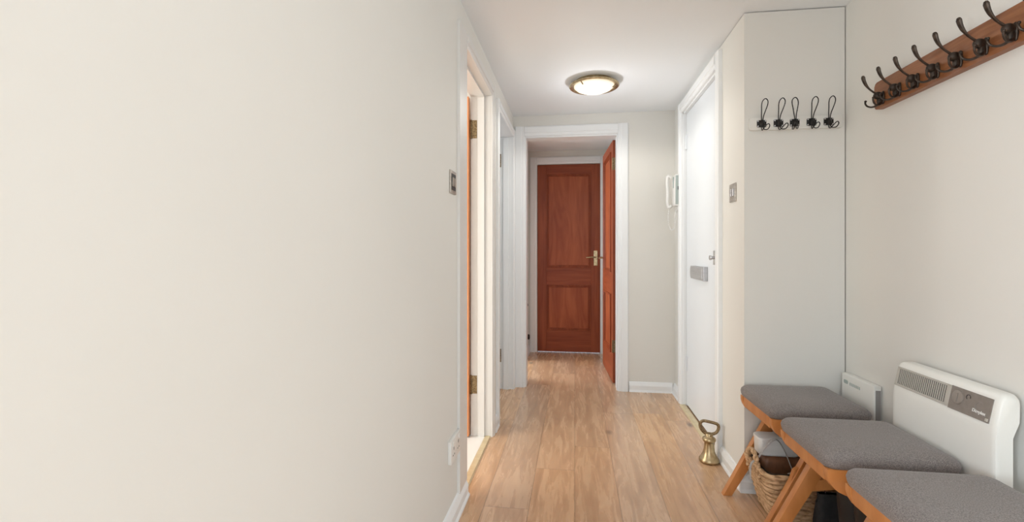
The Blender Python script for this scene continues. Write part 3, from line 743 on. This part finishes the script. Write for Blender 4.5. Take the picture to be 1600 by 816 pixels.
s1 = dup(st, (.004, .418, 0), 'farthest grey-cushioned stool, standing over the woven basket by the cupboard')
s1.rotation_euler = (0, 0, math.radians(1.5))
s3 = dup(st, (.006, -.398, 0), 'nearest grey-cushioned stool, cut off by the bottom of the photo')

# ------------------------------------------------------------------ woven baskets
def basket(name, top, bot, h, label, r0=.0112, handles=True, rows=None, seed=1):
    rnd = random.Random(seed)
    x0, x1, y0, y1 = top; a0, a1, b0, b1 = bot
    root = thing(name, ((x0+x1)/2, (y0+y1)/2, 0), label, 'basket')
    rows = rows or int(h/(r0*1.85)); body = MB()
    def outline(f, grow=0, n=7):
        X0, X1, Y0, Y1 = a0+(x0-a0)*f-grow, a1+(x1-a1)*f+grow, b0+(y0-b0)*f-grow, b1+(y1-b1)*f+grow
        return rrect(X0, X1, Y0, Y1, .035, n)
    def dense(pts, step=.006):
        out = []
        for i in range(len(pts)):
            p, q = Vector((*pts[i], 0)), Vector((*pts[(i+1) % len(pts)], 0)); k = max(1, int((q-p).length/step))
            for j in range(k): out.append(p+(q-p)*j/k)
        return out
    for k in range(rows):
        f = (k+.5)/rows; z = r0+f*(h-2*r0)
        P = dense(outline(f)); ph = rnd.random()*6; rr = []; pts = []; s = 0
        for i, p in enumerate(P):
            s = i*.006
            rr.append(r0*(.95+.07*math.sin(s*105+ph+k*2.2)+.06*math.sin(s*37+ph*2)+rnd.uniform(-.03, .03)))
            pts.append(p+Vector((0, 0, z+.0012*math.sin(s*31+ph)+.0008*math.sin(s*75+k))))
        body.tube(pts, rr, 8, closed=True)
    body.build('woven_side', 'wicker', root, True, angle=80)
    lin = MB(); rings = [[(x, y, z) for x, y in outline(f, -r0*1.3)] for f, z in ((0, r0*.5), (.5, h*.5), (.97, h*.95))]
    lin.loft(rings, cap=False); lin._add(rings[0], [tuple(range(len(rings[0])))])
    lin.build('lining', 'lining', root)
    if handles:
        for s, X in ((-1, x0), (1, x1)):
            ym = (y0+y1)/2
            pth = smooth_path([(X-s*.002, ym-.058, h-.055), (X+s*.004, ym-.052, h-.015), (X+s*.006, ym-.036, h+.020), (X+s*.006, ym, h+.036), (X+s*.006, ym+.036, h+.020), (X+s*.004, ym+.052, h-.015), (X-s*.002, ym+.058, h-.055)], 6)
            mb = MB()
            for q in (0, PI):
                mb.tube([p+Vector((math.cos(i*.8+q)*.006, math.sin(i*.8+q)*.006, 0)) for i, p in enumerate(pth)], .0065, 8)
            mb.build('handle', 'wicker', root, True, angle=80)
    return root
basket('woven_basket', (.742, 1.095, 1.948, 2.192), (.795, 1.045, 1.985, 2.165), .225, 'large woven basket full of dark things under the farthest stool')
basket('woven_basket', (.872, 1.06, 1.555, 1.745), (.885, 1.05, 1.57, 1.735), .115, 'small low woven basket with dark boots in it under the middle stool', r0=.008, seed=5)

# contents
def shoe(name, c, yaw, pitch, label, L=.20, m='black'):
    root = thing(name, c, label, 'shoe', 'dark shoes in the large basket')
    def ring(t, wd, z0, z1, n=16):
        return [(t*L-L/2, wd*math.cos(a), (z0+z1)/2+(z1-z0)/2*math.sin(a)) for a in [2*PI*k/n for k in range(n)]]
    R = [ring(0, .020, .02, .06), ring(.04, .030, .012, .085), ring(.15, .034, .008, .092), ring(.3, .033, .008, .085), ring(.45, .035, .008, .072), ring(.6, .041, .008, .058), ring(.78, .044, .008, .048), ring(.92, .036, .010, .042), ring(1, .012, .018, .032)]
    o = Vector(c); WLOC[root.name] = Vector((0, 0, 0))
    MB().loft(R).build('upper', m, root, True, angle=70)
    S = [[(t*L-L/2, s*w_, z) for s, z in ((-1, 0), (1, 0), (1, .012), (-1, .012))] for t, w_ in ((0, .022), (.05, .032), (.3, .034), (.45, .036), (.62, .043), (.8, .045), (.94, .036), (1.01, .012))]
    MB().loft(S).build('sole', 'rubber', root, True)
    mb = MB()
    for k in range(5):
        x = .02-.018*k*1.0; z = .062+.005*k
        mb.tube(smooth_path([(x-.006, -.020, z-.004), (x, 0, z+.008), (x+.006, .020, z-.004)], 4), .0018, 6)
    mb.build('laces', 'cord', root, True)
    root.location = c; root.rotation_euler = (0, pitch, yaw)
    return root
shoe('shoe', (.915, 2.036, .018), 0, 0, 'black lace-up shoe at the bottom of the large woven basket')
shoe('shoe', (.918, 2.022, .118), PI, 0, 'black lace-up shoe lying on top in the large woven basket')
# grey strap over the basket rim
sp = smooth_path([(.88, 2.045, .20), (.855, 2.055, .27), (.825, 2.06, .312), (.785, 2.055, .285), (.752, 2.05, .238), (.722, 2.045, .21), (.718, 2.042, .150)], 6)
tag(MB().tube(sp, .0045, 8, flat=.5).build('grey_strap', 'cord', None, True), 'thin grey strap looping out over the rim of the large basket', 'strap')
sp = smooth_path([(.84, 1.985, .205), (.87, 1.995, .213), (.91, 2.02, .232), (.935, 2.05, .262)], 6)
tag(MB().tube(sp, .0032, 8).build('grey_cable', 'cord', None, True), 'short grey cable curling up inside the large basket', 'cable')
# leather pouch and frosted tub stacked at the far end of the large basket
pz = MB(); rg = [[(x, y, z) for x, y in rrect(.782+i_, .985-i_, 2.078+i_, 2.158-i_, .02, 5)] for i_, z in ((.012, .070), (.002, .080), (0, .140), (.001, .205), (.008, .226), (.020, .231))]
tag(pz.loft(rg).build('leather_pouch', 'leather', None, True, angle=60), 'brown leather pouch standing at the far end of the large basket', 'pouch')
tb = thing('plastic_tub', (.86, 2.12, .2315), 'pale frosted plastic tub resting above the far end of the large basket', 'tub')
rg = [[(x, y, z) for x, y in rrect(.768+i_, .93-i_, 2.078+i_, 2.158-i_, .02, 5)] for i_, z in ((.006, .2315), (.001, .237), (0, .292))]
MB().loft(rg).build('tub_body', 'tub', tb, True)
MB().prism(rrect(.766, .932, 2.076, 2.160, .02, 5), 'z', .292, .306, .004).build('tub_lid', 'tub', tb, True)
# boots in the small basket
def boot(c, label, yaw):
    root = thing('boot', (0, 0, 0), label, 'boot', 'black boots in the small basket')
    n = 20
    def ring(cx, cz, rx, ry, tilt):
        out = []
        for k in range(n):
            a = 2*PI*k/n; u = rx*math.cos(a)
            out.append((cx+u*math.cos(tilt), ry*math.sin(a), cz+u*math.sin(tilt)))
        return out
    R = [ring(0, .30, .050, .047, 0), ring(0, .24, .049, .046, 0), ring(.002, .16, .044, .042, .05), ring(.006, .11, .043, .040, .2), ring(.020, .085, .050, .038, .55), ring(.050, .058, .046, .038, .95), ring(.085, .042, .038, .040, 1.25), ring(.115, .034, .028, .036, 1.45), ring(.134, .030, .010, .016, 1.5)]
    MB().loft(R).build('shaft', 'rubber', root, True, angle=80)
    MB().prism(rrect(-.046, .136, -.037, .037, .030, 5), 'z', 0, .016, .002).build('sole', 'rubber', root, True)
    MB().tube([(x, y, .30) for x, y in rrect(-.05, .05, -.047, .047, .046, 5)], .003, 6, closed=True).build('cuff', 'rubber', root, True)
    root.location = c; root.rotation_euler = (0, 0, yaw)
boot((.925, 1.60, .020), 'black boot standing in the small woven basket, nearer the camera', 0)
boot((.925, 1.70, .020), 'black boot standing in the small woven basket, nearer the large basket', 0)
# black tote bag under the middle stool
tg = thing('tote_bag', (.95, 1.846, 0), 'black fabric tote bag standing between the two woven baskets', 'bag')
rg = [[(x, y, z) for x, y in rrect(.872-i_, 1.07+i_, 1.812+j_, 1.880-j_, .02, 4)] for i_, j_, z in ((-.01, .004, .002), (0, 0, .02), (.0, .004, .10), (-.006, .012, .17), (-.012, .022, .205))]
MB().loft(rg).build('bag_body', 'black', tg, True, angle=60)
MB().tube(smooth_path([(.91, 1.847, .203), (.912, 1.846, .225), (.97, 1.845, .245), (1.022, 1.846, .225), (1.025, 1.847, .203)], 6), .004, 8, flat=.5).build('strap', 'black', tg, True)
